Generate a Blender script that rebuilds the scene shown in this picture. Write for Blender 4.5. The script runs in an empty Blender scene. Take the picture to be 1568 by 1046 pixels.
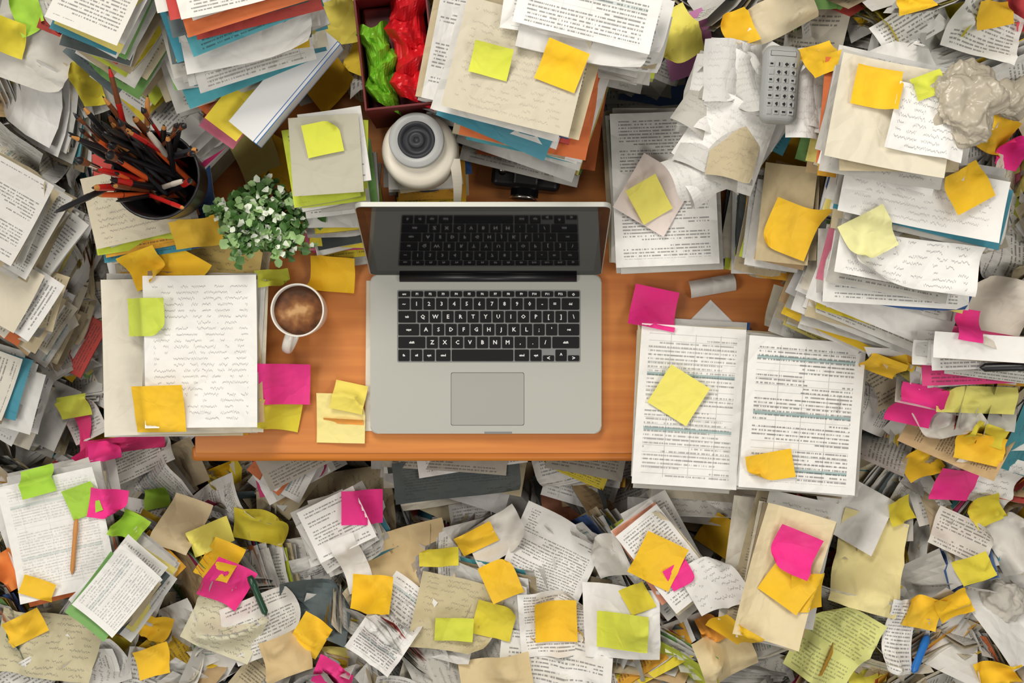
import bpy, bmesh, math, random
import numpy as np
from mathutils import Vector, Matrix, Euler
from mathutils import noise as mn

rng = np.random.default_rng(11)
random.seed(11)
CZ = 3.0            # camera height (m); desk top at 0.75
def at(px, py, z):  # plan drawing (1 unit = 1 mm at desk height) -> world metres at height z
    k = (CZ - z) / 2.25 * 0.001
    return np.array([(px - 784) * k, (523 - py) * k, z])
def sc(z): return (CZ - z) / 2.25 * 0.001

def lin(h):
    r = []
    for i in (0, 2, 4):
        c = int(h[i:i+2], 16) / 255
        r.append(c / 12.92 if c <= 0.04045 else ((c + 0.055) / 1.055) ** 2.4)
    return tuple(r)

scene = bpy.context.scene
COL = scene.collection

# ------------------------------------------------------------------ materials
class NT:
    def __init__(s, name):
        s.mat = bpy.data.materials.new(name); s.mat.use_nodes = True
        s.t = s.mat.node_tree; s.b = s.t.nodes['Principled BSDF']
    def n(s, typ, **kw):
        nd = s.t.nodes.new(typ)
        for k, v in kw.items(): setattr(nd, k, v)
        return nd
    def link(s, a, b): s.t.links.new(a, b)
    def put(s, sock, v):
        if isinstance(v, bpy.types.NodeSocket): s.link(v, sock)
        else: sock.default_value = v
    def m(s, op, a, b=None, c=None):
        nd = s.n('ShaderNodeMath', operation=op)
        s.put(nd.inputs[0], a)
        if b is not None: s.put(nd.inputs[1], b)
        if c is not None: s.put(nd.inputs[2], c)
        return nd.outputs[0]
    def mul(s, *a):
        r = a[0]
        for x in a[1:]: r = s.m('MULTIPLY', r, x)
        return r
    def vec(s, x, y, z):
        nd = s.n('ShaderNodeCombineXYZ')
        s.put(nd.inputs[0], x); s.put(nd.inputs[1], y); s.put(nd.inputs[2], z)
        return nd.outputs[0]
    def noise(s, v, scale=1.0, detail=0.0):
        nd = s.n('ShaderNodeTexNoise'); s.link(v, nd.inputs['Vector'])
        nd.inputs['Scale'].default_value = scale; nd.inputs['Detail'].default_value = detail
        return nd.outputs[0]
    def mix(s, f, a, b):
        nd = s.n('ShaderNodeMix', data_type='RGBA')
        s.put(nd.inputs[0], f)
        for i, v in ((6, a), (7, b)):
            if isinstance(v, tuple): nd.inputs[i].default_value = (*v[:3], 1)
            else: s.link(v, nd.inputs[i])
        return nd.outputs[2]

def simple(name, col, rough=0.5, metal=0.0, bump=0.0, bscale=200, var=0.0, spec=None):
    s = NT(name); b = s.b
    tc = s.n('ShaderNodeTexCoord').outputs['Object']
    nz = s.noise(tc, bscale, 3)
    c2 = tuple(max(0, x * (1 - var)) for x in col)
    s.link(s.mix(nz, col, c2), b.inputs['Base Color'])
    b.inputs['Roughness'].default_value = rough; b.inputs['Metallic'].default_value = metal
    if spec is not None: b.inputs['Specular IOR Level'].default_value = spec
    if bump:
        bp = s.n('ShaderNodeBump'); bp.inputs['Strength'].default_value = bump
        bp.inputs['Distance'].default_value = 0.001
        s.link(nz, bp.inputs['Height']); s.link(bp.outputs[0], b.inputs['Normal'])
    return s.mat

def paper_material():
    s = NT('paper'); b = s.b
    A = lambda n: s.n('ShaderNodeAttribute', attribute_name=n)
    col = A('pcol').outputs['Color']
    st = A('psty'); sep = s.n('ShaderNodeSeparateColor'); s.link(st.outputs['Color'], sep.inputs[0])
    side = st.outputs['Alpha']
    pm = s.n('ShaderNodeSeparateXYZ'); s.link(A('pm').outputs['Vector'], pm.inputs[0])
    pn = s.n('ShaderNodeSeparateXYZ'); s.link(A('pn').outputs['Vector'], pn.inputs[0])
    x, y, z = pm.outputs; nx, ny, seed = pn.outputs
    sd = s.mul(seed, 57.0)
    margin = s.mul(s.m('GREATER_THAN', nx, 0.08), s.m('LESS_THAN', nx, 0.92),
                   s.m('GREATER_THAN', ny, 0.05), s.m('LESS_THAN', ny, 0.95))
    # every sheet gets its own line pitch
    pitch = s.m('ADD', 0.0042, s.mul(s.m('FRACT', s.mul(seed, 91.7)), 0.0018))
    li = s.m('DIVIDE', y, pitch); fl = s.m('FLOOR', li); fr = s.m('FRACT', li)
    band = s.m('LESS_THAN', fr, 0.42)
    word = s.m('GREATER_THAN', s.noise(s.vec(s.mul(x, 560.0), s.mul(fl, 17.3), sd)), 0.42)
    para = s.m('GREATER_THAN', s.noise(s.vec(s.mul(fl, 0.33), s.mul(x, 5.0), sd)), 0.41)
    pr = s.mul(band, word, para, margin, sep.outputs[0])
    yw = s.m('ADD', y, s.mul(s.m('SUBTRACT', s.noise(s.vec(s.mul(x, 850.0), s.mul(y, 30.0), sd)), 0.5), 0.0080))
    l2 = s.m('DIVIDE', yw, 0.0088); f2 = s.m('FRACT', l2)
    b2 = s.m('LESS_THAN', s.m('ABSOLUTE', s.m('SUBTRACT', f2, 0.5)), 0.085)
    w2 = s.m('GREATER_THAN', s.noise(s.vec(s.mul(x, 75.0), s.mul(s.m('FLOOR', l2), 9.1), sd)), 0.46)
    hw = s.mul(b2, w2, margin, sep.outputs[1])
    r3 = s.m('LESS_THAN', s.m('FRACT', s.m('DIVIDE', y, 0.0104)), 0.09)
    c3 = s.m('LESS_THAN', s.m('FRACT', s.m('DIVIDE', x, 0.037)), 0.03)
    tb = s.mul(s.m('MAXIMUM', r3, c3), margin, sep.outputs[2])
    hd = s.mul(s.m('LESS_THAN', s.m('FRACT', s.m('ADD', s.m('DIVIDE', y, 0.082), sd)), 0.06), margin, sep.outputs[2])
    big = s.noise(s.vec(s.mul(x, 14.0), s.mul(y, 14.0), sd), 1.0, 2)
    c = s.mix(s.m('MULTIPLY', big, 0.22), col, (0.42, 0.37, 0.28))
    c = s.mix(s.mul(tb, 0.38), c, (0.10, 0.13, 0.14))
    c = s.mix(s.mul(hd, 0.6), c, lin('4F8A8C'))
    c = s.mix(s.mul(pr, 0.62), c, (0.05, 0.05, 0.055))
    c = s.mix(s.mul(hw, 0.5), c, (0.06, 0.06, 0.08))
    stripes = s.m('GREATER_THAN', s.noise(s.vec(s.mul(x, 4.0), s.mul(z, 750.0), sd)), 0.5)
    c = s.mix(s.mul(stripes, side, 0.6), c, (0.10, 0.08, 0.06))
    s.link(c, b.inputs['Base Color'])
    b.inputs['Roughness'].default_value = 0.75
    b.inputs['Specular IOR Level'].default_value = 0.2
    vn = s.n('ShaderNodeTexVoronoi', feature='DISTANCE_TO_EDGE')
    s.link(s.vec(s.m('ADD', s.mul(x, 20.0), big), s.m('ADD', s.mul(y, 20.0), s.mul(big, 1.7)), sd), vn.inputs['Vector']); vn.inputs['Scale'].default_value = 1
    hgt = s.m('ADD', s.mul(vn.outputs[0], 1.1), s.noise(s.vec(s.mul(x, 30.0), s.mul(y, 30.0), sd), 1.0, 2))
    bp = s.n('ShaderNodeBump'); bp.inputs['Strength'].default_value = 0.65; bp.inputs['Distance'].default_value = 0.008
    s.link(hgt, bp.inputs['Height'])
    s.link(bp.outputs[0], b.inputs['Normal'])
    return s.mat
PAPER = paper_material()

def wood_material(name, c1, c2):
    s = NT(name)
    sep = s.n('ShaderNodeSeparateXYZ'); s.link(s.n('ShaderNodeTexCoord').outputs['Object'], sep.inputs[0])
    x, y, z = sep.outputs
    v = s.vec(s.mul(x, 3.0), s.mul(y, 60.0), s.mul(z, 60.0))
    n1 = s.noise(v, 1.0, 5); n2 = s.noise(s.vec(s.mul(x, 1.2), s.mul(y, 9.0), z), 1.0, 4)
    f = s.m('ADD', s.mul(n1, 0.6), s.mul(n2, 0.6))
    r = s.n('ShaderNodeMapRange'); s.link(f, r.inputs[0]); r.inputs[1].default_value = 0.4; r.inputs[2].default_value = 0.8
    s.link(s.mix(r.outputs[0], c1, c2), s.b.inputs['Base Color'])
    s.b.inputs['Roughness'].default_value = 0.42
    bp = s.n('ShaderNodeBump'); bp.inputs['Strength'].default_value = 0.1; bp.inputs['Distance'].default_value = 0.001
    s.link(n1, bp.inputs['Height']); s.link(bp.outputs[0], s.b.inputs['Normal'])
    return s.mat
WOOD = wood_material('orange_wood', lin('DE9046'), lin('BA6A30'))
WOODE = wood_material('wood_edge', lin('D27E22'), lin('A65A12'))
FLOORM = wood_material('floor_boards', lin('6B5644'), lin('4A3A2E'))

BLACK = simple('black_plastic', (0.012, 0.012, 0.014), 0.35)
ALU = simple('aluminium', lin('B8B9B1'), 0.45, 0.25, var=0.03, bscale=900, bump=0.05)
ALUD = simple('trackpad_alu', lin('ABACA4'), 0.4, 0.25)
KEYM = simple('key_black', (0.010, 0.010, 0.011), 0.4, spec=.25)
WELL = simple('keyboard_well', (0.22, 0.225, 0.22), 0.5, 0.2)
GLASS = simple('screen_glass', (0.006, 0.006, 0.007), 0.05, spec=.3)
DISP = simple('display', (0.004, 0.004, 0.005), 0.04, spec=.5)
LABEL = simple('key_label', (0.85, 0.85, 0.85), 0.6)
CERAM = simple('ceramic', lin('EAE5DC'), 0.18)
RED = simple('red_fabric', lin('E01A26'), 0.42, var=0.35, bscale=60)
GRN = simple('green_fabric', lin('86CC30'), 0.45, var=0.4, bscale=60)
REDBOX = simple('red_box', lin('6E1216'), 0.5, var=0.2)
LEAF1 = simple('leaf_green', lin('52803A'), 0.5, var=0.5, bscale=40)
LEAF2 = simple('leaf_light', lin('A4C884'), 0.5, var=0.3, bscale=40)
FLOWER = simple('flower_white', lin('E8EEDC'), 0.6)
CHROME = simple('chrome', (0.7, 0.7, 0.7), 0.15, 1.0)
CREAMP = simple('cream_plastic', lin('E2DBCB'), 0.35, var=0.08, bscale=30)
DGREY = simple('dark_grey_rubber', (0.03, 0.032, 0.038), 0.45, spec=.3)
MGREY = simple('mid_grey_plastic', lin('A3A5A3'), 0.4)
ORANGE = simple('orange_paint', lin('E8622A'), 0.4)
REDP = simple('red_paint', lin('C22420'), 0.35)
PWOOD = simple('pencil_wood', lin('C98A4A'), 0.6)
GREENP = simple('green_plastic', lin('20B870'), 0.35)
BLUEP = simple('blue_plastic', lin('1F6FC0'), 0.35)
BROWN = simple('brown_wood', lin('7A4424'), 0.4, var=.3)

def new_obj(name, mesh, parent=None, loc=None):
    o = bpy.data.objects.new(name, mesh); COL.objects.link(o)
    if parent: o.parent = parent
    if loc is not None: o.location = tuple(loc)
    return o
def empty(name, loc=(0, 0, 0), rz=0):
    o = bpy.data.objects.new(name, None); o.empty_display_size = 0.02; COL.objects.link(o)
    o.location = tuple(loc); o.rotation_euler = (0, 0, rz); return o

# ------------------------------------------------------------------ paper batches
_tmpl = {}
def tmpl(nx, ny):
    if (nx, ny) not in _tmpl:
        u, v = np.meshgrid(np.linspace(-.5, .5, nx), np.linspace(-.5, .5, ny))
        idx = np.arange(nx * ny).reshape(ny, nx)
        f = np.stack([idx[:-1, :-1], idx[:-1, 1:], idx[1:, 1:], idx[1:, :-1]], -1).reshape(-1, 4)
        per = np.concatenate([idx[0, :-1], idx[:-1, -1], idx[-1, :0:-1], idx[:0:-1, 0]])
        _tmpl[(nx, ny)] = (u.ravel(), v.ravel(), f, per)
    return _tmpl[(nx, ny)]

class Batch:
    def __init__(s): s.V = []; s.F = []; s.C = []; s.S = []; s.M = []; s.N = []; s.n = 0
    def add(s, v, f, c, st, m, nn):
        k = len(v); s.V.append(v); s.F.append(f + s.n); s.n += k
        s.C.append(np.broadcast_to(np.array([*c, 1.0]), (k, 4)))
        s.S.append(np.broadcast_to(np.array(st, float), (k, 4))); s.M.append(m); s.N.append(nn)
    def sheet(s, c, R, w, h, col, sty=(0, 0, 0), n=(5, 6), curl=(0, 0), wave=0.0, crease=0.0, corner=0.0,
              thick=0.0, sidecol=None, ncrease=3, extra=None):
        u, v, f, per = tmpl(*n)
        x = u * w; y = v * h
        z = curl[0] * (2 * u) ** 2 + curl[1] * (2 * v) ** 2
        if wave:
            for _ in range(2):
                a = rng.uniform(0, 6.28); k = rng.uniform(8, 26)
                z = z + wave * np.sin(k * (x * math.cos(a) + y * math.sin(a)) + rng.uniform(0, 6.28))
        if crease:
            for _ in range(ncrease):
                a = rng.uniform(0, 6.28); cc = rng.uniform(-.3, .3) * w
                z = z + crease * rng.uniform(-1, 1) * np.abs(x * math.cos(a) + y * math.sin(a) - cc)
        if corner:
            su, sv = rng.choice([-1, 1], 2)
            t = np.maximum(0, (u * su + v * sv) - rng.uniform(.35, .7))
            z = z + corner * t * t; x = x - su * corner * .8 * t * t; y = y - sv * corner * .8 * t * t
        if extra is not None: z = z - z.min() + extra
        P = np.stack([x, y, z], -1) @ R.T + c
        seed = rng.random()
        ox, oy = rng.uniform(0, .5, 2)
        m = np.stack([u * w + ox, v * h + oy, 0 * u], -1)
        nn = np.stack([u + .5, v + .5, 0 * u + seed], -1)
        s.add(P, f, col, (*sty, 0), m, nn)
        if thick:
            nrm = R[:, 2]
            top = P[per]; bot = top - nrm * thick; k = len(per)
            i = np.arange(k); j = (i + 1) % k
            ff = np.stack([i + k, j + k, j, i], -1)
            sc_ = sidecol or col
            arc = np.arange(k) * (w / n[0])
            m1 = np.stack([arc, 0 * arc, 0 * arc], -1); m2 = m1.copy(); m2[:, 2] = thick
            s.add(np.concatenate([top, bot]), ff, sc_, (0, 0, 0, 1), np.concatenate([m1, m2]),
                  np.tile(np.array([[0, 0, seed]]), (2 * k, 1)))
            s.add(P - nrm * thick, f[:, ::-1], col, (0, 0, 0, 0), m, nn * 0)
    def build(s, name, origin=None, smooth=False, parent=None):
        V = np.concatenate(s.V); F = np.concatenate(s.F)
        if origin is None:
            origin = np.array([V[:, 0].mean(), V[:, 1].mean(), V[:, 2].min()])
        V = V - origin
        me = bpy.data.meshes.new(name)
        me.vertices.add(len(V)); me.vertices.foreach_set('co', V.astype(np.float32).ravel())
        me.loops.add(F.size); me.loops.foreach_set('vertex_index', F.astype(np.int32).ravel())
        me.polygons.add(len(F)); me.polygons.foreach_set('loop_start', np.arange(0, F.size, 4, dtype=np.int32))
        me.update(calc_edges=True)
        for nm, typ, dat, key in (('pcol', 'FLOAT_COLOR', s.C, 'color'), ('psty', 'FLOAT_COLOR', s.S, 'color'),
                                  ('pm', 'FLOAT_VECTOR', s.M, 'vector'), ('pn', 'FLOAT_VECTOR', s.N, 'vector')):
            a = me.attributes.new(nm, typ, 'POINT'); a.data.foreach_set(key, np.concatenate(dat).astype(np.float32).ravel())
        me.polygons.foreach_set('use_smooth', np.full(len(F), smooth))
        me.materials.append(PAPER); me.validate()
        return new_obj(name, me, parent, origin)

def rotm(rz, tilt=0.0, tdir=0.0):
    R = Matrix.Rotation(tilt, 3, Vector((math.cos(tdir), math.sin(tdir), 0))) @ Matrix.Rotation(rz, 3, 'Z')
    return np.array(R)

WHITE = ['F6F5F2', 'F0EFEB', 'E8E7E3', 'DEDDD9', 'F8F7F5', 'D3D1CB', 'C2C0B9', 'ECEBE9']
CREAM = ['EBE2CC', 'DFD2B4', 'D0C19E', 'F0E9D8', 'BBAB8A', 'DACAA6', 'A8977A', 'D8B888']
COLR = ['F6C810', 'F2DC30', 'C8D83A', 'E22C80', 'E8763A', '2F8FA6', '2D62A8', '7BB661', 'C83A38', 'EFE07A', '56686E', 'F0A080', 'F2B020', '3A4A50', 'F4C814', 'E87A9A', '3FA8B8']
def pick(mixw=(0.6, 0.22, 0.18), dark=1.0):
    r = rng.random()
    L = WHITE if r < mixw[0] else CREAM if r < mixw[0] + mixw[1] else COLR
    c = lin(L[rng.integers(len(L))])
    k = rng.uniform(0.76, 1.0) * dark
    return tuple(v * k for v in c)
def rstyle():
    r = rng.random()
    if r < .30: return (1, 0, 0)
    if r < .44: return (0, 1, 0)
    if r < .58: return (.8, 0, .8)
    return (0, 0, 0)

PW = (0.78, 0.14, 0.08); PC = (0.3, 0.15, 0.55); PM = (0.42, 0.44, 0.14); PN = (0.57, 0.20, 0.23)

def stack(name, top, size, rot, zt, zb, n=25, base=None, rotb=None, pal=PN, topcol='F2F1EE', sty=(1, 0, 0),
          jp=0.008, jr=4, slab=0.3, curl=0.004, topcurl=0.004, tops=1, crease=0.03, topcrease=.04, dark=1.0, corner=.04):
    """pile of loose sheets, folders and bundles standing between heights zb and zt"""
    b = Batch(); T = at(*top, zt); base = base or top
    B = at(*base, zb); k = sc(zt); w, h = size[0] * k, size[1] * k
    rotb = rot if rotb is None else rotb
    for i in range(n):
        t = i / (n - 1); c = B + (T - B) * t
        last = i >= n - tops
        j = 0.25 if last else 1
        c = c + np.array([rng.normal(0, jp) * j, rng.normal(0, jp) * j, 0])
        r = math.radians(rotb + (rot - rotb) * t + rng.normal(0, jr) * j)
        ww, hh = (w, h) if last else (w * rng.uniform(.88, 1.06), h * rng.uniform(.88, 1.06))
        gap = (zt - zb) / n
        th = gap * rng.uniform(.7, 1.2) if (rng.random() < slab and not last) else 0
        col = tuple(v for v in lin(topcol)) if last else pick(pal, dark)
        s_ = sty if last else rstyle()
        b.sheet(c + (np.array([0, 0, .002]) if last else 0), rotm(r, rng.normal(0, .015) * (jr / 4), rng.uniform(0, 6.28)), ww, hh, col, s_, n=(12, 12) if last else (7, 7),
                curl=(topcurl if last else rng.normal(0, curl), (topcurl if last else rng.normal(0, curl)) * .6),
                wave=0.0018 if jr > 2.5 else .0006, crease=topcrease if last else crease * (0 if th else 1), corner=corner if rng.random() < .35 and not last else 0,
                thick=th, sidecol=lin(WHITE[rng.integers(8)]) if th and rng.random() < .5 else None)
    return b.build(name)

# ------------------------------------------------------------------ terrain of the heap
gx = np.array([-250, 0, 150, 290, 500, 800, 1000, 1200, 1400, 1820.])
gy = np.array([-200, 0, 150, 250, 400, 550, 700, 760, 900, 1250.])
GH = np.array([
 [.9, .9, .9, .88, .85, .85, .9, .98, 1., .95],
 [.84, .84, .86, .84, .82, .80, .84, .95, 1., .98],
 [.76, .76, .76, .76, .76, .76, .78, .88, .98, .98],
 [.70, .70, .70, .72, .74, .74, .75, .82, .92, .95],
 [.66, .64, .62, .66, .70, .70, .70, .76, .88, .93],
 [.60, .56, .54, .58, .60, .60, .60, .66, .80, .86],
 [.56, .50, .46, .44, .36, .36, .40, .52, .66, .74],
 [.56, .50, .46, .42, .36, .36, .40, .50, .62, .70],
 [.58, .56, .54, .52, .50, .50, .52, .56, .62, .66],
 [.66, .66, .64, .62, .60, .60, .62, .64, .68, .70]])
def H(px, py):
    i = int(np.clip(np.searchsorted(gx, px) - 1, 0, 8)); j = int(np.clip(np.searchsorted(gy, py) - 1, 0, 8))
    tx = np.clip((px - gx[i]) / (gx[i+1] - gx[i]), 0, 1); ty = np.clip((py - gy[j]) / (gy[j+1] - gy[j]), 0, 1)
    return float((GH[j, i] * (1-tx) + GH[j, i+1] * tx) * (1-ty) + (GH[j+1, i] * (1-tx) + GH[j+1, i+1] * tx) * ty)
def wpt(px, py, z): return np.array([(px - 784) * .001, (523 - py) * .001, z])
def ok(px, py, r):
    """keep heap off the working area of the desk"""
    return not ((230 < px + r and px - r < 1190 and py + r > 175 and py < 712 + r * .2))

heap = Batch()
u, v, f, per = tmpl(110, 90)
PX = -300 + (u + .5) * 2170; PY = -250 + (v + .5) * 1550
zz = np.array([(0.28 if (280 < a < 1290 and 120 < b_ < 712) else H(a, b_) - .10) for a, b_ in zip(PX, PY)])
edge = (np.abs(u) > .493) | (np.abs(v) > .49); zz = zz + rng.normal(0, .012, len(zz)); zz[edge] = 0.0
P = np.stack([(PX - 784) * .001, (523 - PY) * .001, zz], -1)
heap.add(P, f[:, ::-1], lin('6A655C'), (0, 0, 0, 0), P.copy(), np.zeros_like(P))  # under-mass coloured dark, shade painted in for the gaps between papers
# bundles, fanned and tilted every way
cnt = 0
while cnt < 900:
    px = rng.uniform(-230, 1800); py = rng.uniform(-180, 1230)
    w = rng.uniform(.07, .16); h = w * rng.uniform(1.0, 1.5); r_ = 480 * w
    if not ok(px, py, r_): continue
    cnt += 1
    steep = rng.random() < .6
    tl = rng.uniform(.6, 1.3) if steep else abs(rng.normal(0, .3))
    z0 = H(px, py) + (rng.uniform(-.08, .02) if steep else rng.uniform(-.09, .01))
    n = rng.integers(8, 24) if steep else rng.integers(4, 14); rz = rng.uniform(0, 6.28); td = rng.uniform(0, 6.28)
    c = wpt(px, py, z0); step = rng.uniform(.001, .006); gap = rng.uniform(.0018, .0042) if steep else rng.uniform(.0012, .003)
    fan = rng.normal(0, .02); pal = [PN, PW, PM, PN, PC, PW, PM][rng.integers(7)]; dk = rng.uniform(.75, 1)
    cu = rng.normal(0, .010, 2); a = rng.uniform(0, 6.28)
    for k in range(n):
        R = rotm(rz + fan * k + rng.normal(0, .05), tl + rng.normal(0, .03), td)
        heap.sheet(c, R, w * rng.uniform(.88, 1.06), h * rng.uniform(.88, 1.06),
                   pick(pal, dk), rstyle(), n=(5, 5), curl=tuple(cu + rng.normal(0, .003, 2)), crease=.10, corner=.04 if rng.random() < .3 else 0, ncrease=2)
        c = c + R[:, 2] * gap + R[:, 0] * math.cos(a) * step + R[:, 1] * math.sin(a) * step
# single crumpled sheets
cnt = 0
while cnt < 1150:
    px = rng.uniform(-230, 1800); py = rng.uniform(-180, 1230)
    note = rng.random() < .19
    w = .062 if note else rng.uniform(.05, .14); h = w if note else w * rng.uniform(1., 1.4)
    if not ok(px, py, 500 * w): continue
    cnt += 1
    c = wpt(px, py, H(px, py) + rng.uniform(-.03, .06))
    col = lin(['F6C60E', 'F6C60E', 'F2D020', 'E8E050', 'F6C60E', 'EC1C86', 'F0D020', 'D8CC30'][rng.integers(8)]) if note else pick((.66, .27, .07))
    heap.sheet(c, rotm(rng.uniform(0, 6.28), abs(rng.normal(0, .5)), rng.uniform(0, 6.28)), w, h, col,
               (0, 0, 0) if note else rstyle(), n=(10, 10), curl=(rng.normal(0, .018), rng.normal(0, .014)),
               wave=.003, crease=.46 if not note else .28, ncrease=5, corner=.07 if rng.random() < .5 else 0)
heap.build('paper_heap', origin=np.array([0, 0, 0.]))

# ------------------------------------------------------------------ desk
def rbox(bm, x0, x1, y0, y1, z0, z1, bev=0.0, seg=3, mi=0):
    r = bmesh.ops.create_cube(bm, size=1)
    vs = r['verts']
    for v_ in vs:
        v_.co = Vector((x0 if v_.co.x < 0 else x1, y0 if v_.co.y < 0 else y1, z0 if v_.co.z < 0 else z1))
    fs = set(f_ for v_ in vs for f_ in v_.link_faces)
    if bev:
        es = list(set(e for v_ in vs for e in v_.link_edges))
        rr = bmesh.ops.bevel(bm, geom=es, offset=bev, segments=seg, affect='EDGES', profile=.5)
        fs = set(rr['faces']) | set(f_ for f_ in fs if f_.is_valid)
    for f_ in fs:
        if f_.is_valid: f_.material_index = mi
def mk(name, bm, mats, parent=None, loc=None, smooth=False, rz=0):
    me = bpy.data.meshes.new(name); bm.to_mesh(me); bm.free()
    for m_ in mats: me.materials.append(m_)
    if smooth: me.polygons.foreach_set('use_smooth', np.ones(len(me.polygons), bool))
    o = new_obj(name, me, parent, loc); o.rotation_euler[2] = rz; return o

desk = empty('desk', (0, 0, 0))
bm = bmesh.new(); rbox(bm, -.486, .50, -.172, .40, .722, .75, .003); mk('tabletop', bm, [WOOD], desk)
bm = bmesh.new(); rbox(bm, -.492, .506, -.1835, -.160, .716, .7475, .007, 4); mk('front_moulding', bm, [WOODE], desk)
bm = bmesh.new(); rbox(bm, -.44, .46, -.14, -.12, .62, .7215); rbox(bm, -.44, .46, .36, .38, .62, .7215)
rbox(bm, -.45, -.43, -.14, .38, .62, .7215); rbox(bm, .45, .47, -.14, .38, .62, .7215); mk('apron', bm, [WOODE], desk)
bm = bmesh.new()
for lx in (-.45, .41):
    for ly in (-.145, .335): rbox(bm, lx, lx + .05, ly, ly + .05, 0, .7213, .004)
mk('legs', bm, [WOODE], desk)
bm = bmesh.new(); rbox(bm, -4, 4, -4, 4, -.05, 0); mk('floor', bm, [FLOORM])

# ------------------------------------------------------------------ lathe / rods
def lathe(bm, prof, seg=48, mi=0, c=(0, 0, 0), smooth=True):
    rings = []
    for r, z in prof:
        if r < 1e-6: rings.append([bm.verts.new((c[0], c[1], c[2] + z))])
        else: rings.append([bm.verts.new((c[0] + r * math.cos(2*math.pi*i/seg), c[1] + r * math.sin(2*math.pi*i/seg), c[2] + z)) for i in range(seg)])
    for a, b_ in zip(rings, rings[1:]):
        for i in range(seg):
            j = (i + 1) % seg
            if len(a) == 1 and len(b_) == 1: continue
            if len(a) == 1: fc = bm.faces.new((a[0], b_[i], b_[j]))
            elif len(b_) == 1: fc = bm.faces.new((a[i], a[j], b_[0]))
            else: fc = bm.faces.new((a[i], a[j], b_[j], b_[i]))
            fc.material_index = mi; fc.smooth = smooth
def rod(bm, p0, p1, prof, seg=10):
    """prof: list of (t along, radius, material)"""
    p0 = Vector(p0); p1 = Vector(p1); d = (p1 - p0); q = d.to_track_quat('Z', 'Y')
    prev = None
    for t, r, mi in prof:
        ring = [bm.verts.new(p0 + d * t + q @ Vector((r * math.cos(2*math.pi*i/seg), r * math.sin(2*math.pi*i/seg), 0))) for i in range(seg)]
        if prev:
            for i in range(seg):
                fc = bm.faces.new((prev[i], prev[(i+1) % seg], ring[(i+1) % seg], ring[i])); fc.material_index = mi; fc.smooth = True
        else:
            fc = bm.faces.new(ring[::-1]); fc.material_index = mi
        prev = ring
    fc = bm.faces.new(prev); fc.material_index = prof[-1][2]

# ------------------------------------------------------------------ laptop
lap = empty('laptop', (0, 0, .7505))
x0, x1 = at(567, 0, .765)[0], at(921, 0, .765)[0]
yb, yf = at(0, 421, .765)[1], at(0, 664, .765)[1]
def rounded_slab(bm, x0, x1, y0, y1, z0, z1, r, bev=.0015, seg=8):
    vs = []
    for cx, cy, a0 in ((x1-r, y1-r, 0), (x0+r, y1-r, 90), (x0+r, y0+r, 180), (x1-r, y0+r, 270)):
        for k in range(seg + 1):
            if seg == 0: vs.append((cx + r * (1 if a0 in (0, 270) else -1), cy + r * (1 if a0 in (0, 90) else -1))); continue
            a = math.radians(a0 + 90 * k / seg); vs.append((cx + r*math.cos(a), cy + r*math.sin(a)))
    b0 = [bm.verts.new((a, b_, z0)) for a, b_ in vs]; t0 = [bm.verts.new((a, b_, z1)) for a, b_ in vs]
    n = len(vs); bm.faces.new(b0[::-1]); tf = bm.faces.new(t0)
    for i in range(n): bm.faces.new((b0[i], b0[(i+1) % n], t0[(i+1) % n], t0[i]))
    if bev: bmesh.ops.bevel(bm, geom=list(tf.edges), offset=bev, segments=2, affect='EDGES')
bm = bmesh.new(); rounded_slab(bm, x0, x1, yf, yb, .002, .0150, .011)
for fx in (x0 + .03, x1 - .03):
    for fy in (yf + .03, yb - .03): lathe(bm, [(0, 0), (.006, 0), (.006, .002)], 12, 0, (fx, fy, 0))
mk('base', bm, [ALU], lap)
bm = bmesh.new(); rounded_slab(bm, -.067+.025, .0, yf - .0003, yf + .003, .0115, .0153, .001, 0, 0); mk('thumb_notch', bm, [WELL], lap)
kx0, kx1 = at(608, 0, .766)[0], at(889, 0, .766)[0]; ky1, ky0 = at(0, 444, .766)[1], at(0, 555, .766)[1]
bm = bmesh.new(); rounded_slab(bm, kx0, kx1, ky0, ky1, .0149, .0153, .003, 0); mk('keyboard_well', bm, [WELL], lap)
tx0, tx1 = at(691, 0, .766)[0], at(802, 0, .766)[0]; ty1, ty0 = at(0, 571, .766)[1], at(0, 651, .766)[1]
bm = bmesh.new(); rounded_slab(bm, tx0-.0006, tx1+.0006, ty0-.0006, ty1+.0006, .0148, .01515, .003, 0); mk('trackpad_gap', bm, [DGREY], lap)
bm = bmesh.new(); rounded_slab(bm, tx0, tx1, ty0, ty1, .0150, .01535, .003, 0); mk('trackpad', bm, [ALUD], lap)
rows = [([1.036]*14, .55, ['esc', 'F1', 'F2', 'F3', 'F4', 'F5', 'F6', 'F7', 'F8', 'F9', 'F10', 'F11', 'F12', 'o']),
        ([1]*13 + [1.5], 1, list('~1234567890-=') + ['del']), ([1.5] + [1]*13, 1, ['tab'] + list('QWERTYUIOP[]\\')),
        ([1.75] + [1]*11 + [1.75], 1, ['caps'] + list("ASDFGHJKL;'") + ['ret']),
        ([2.25] + [1]*10 + [2.25], 1, ['shift'] + list('ZXCVBNM,./') + ['shift']),
        ([1, 1, 1, 1.25, 5, 1.25, 1, 1, 1, 1], 1, ['fn', 'ctl', 'opt', 'cmd', '', 'cmd', 'opt', '<', '^', '>'])]
U = (kx1 - kx0 - .002) / 14.5; UH = (ky1 - ky0 - .002) / 5.55; g = .0010
bm = bmesh.new(); yy = ky1 - .001; labels = []
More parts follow.
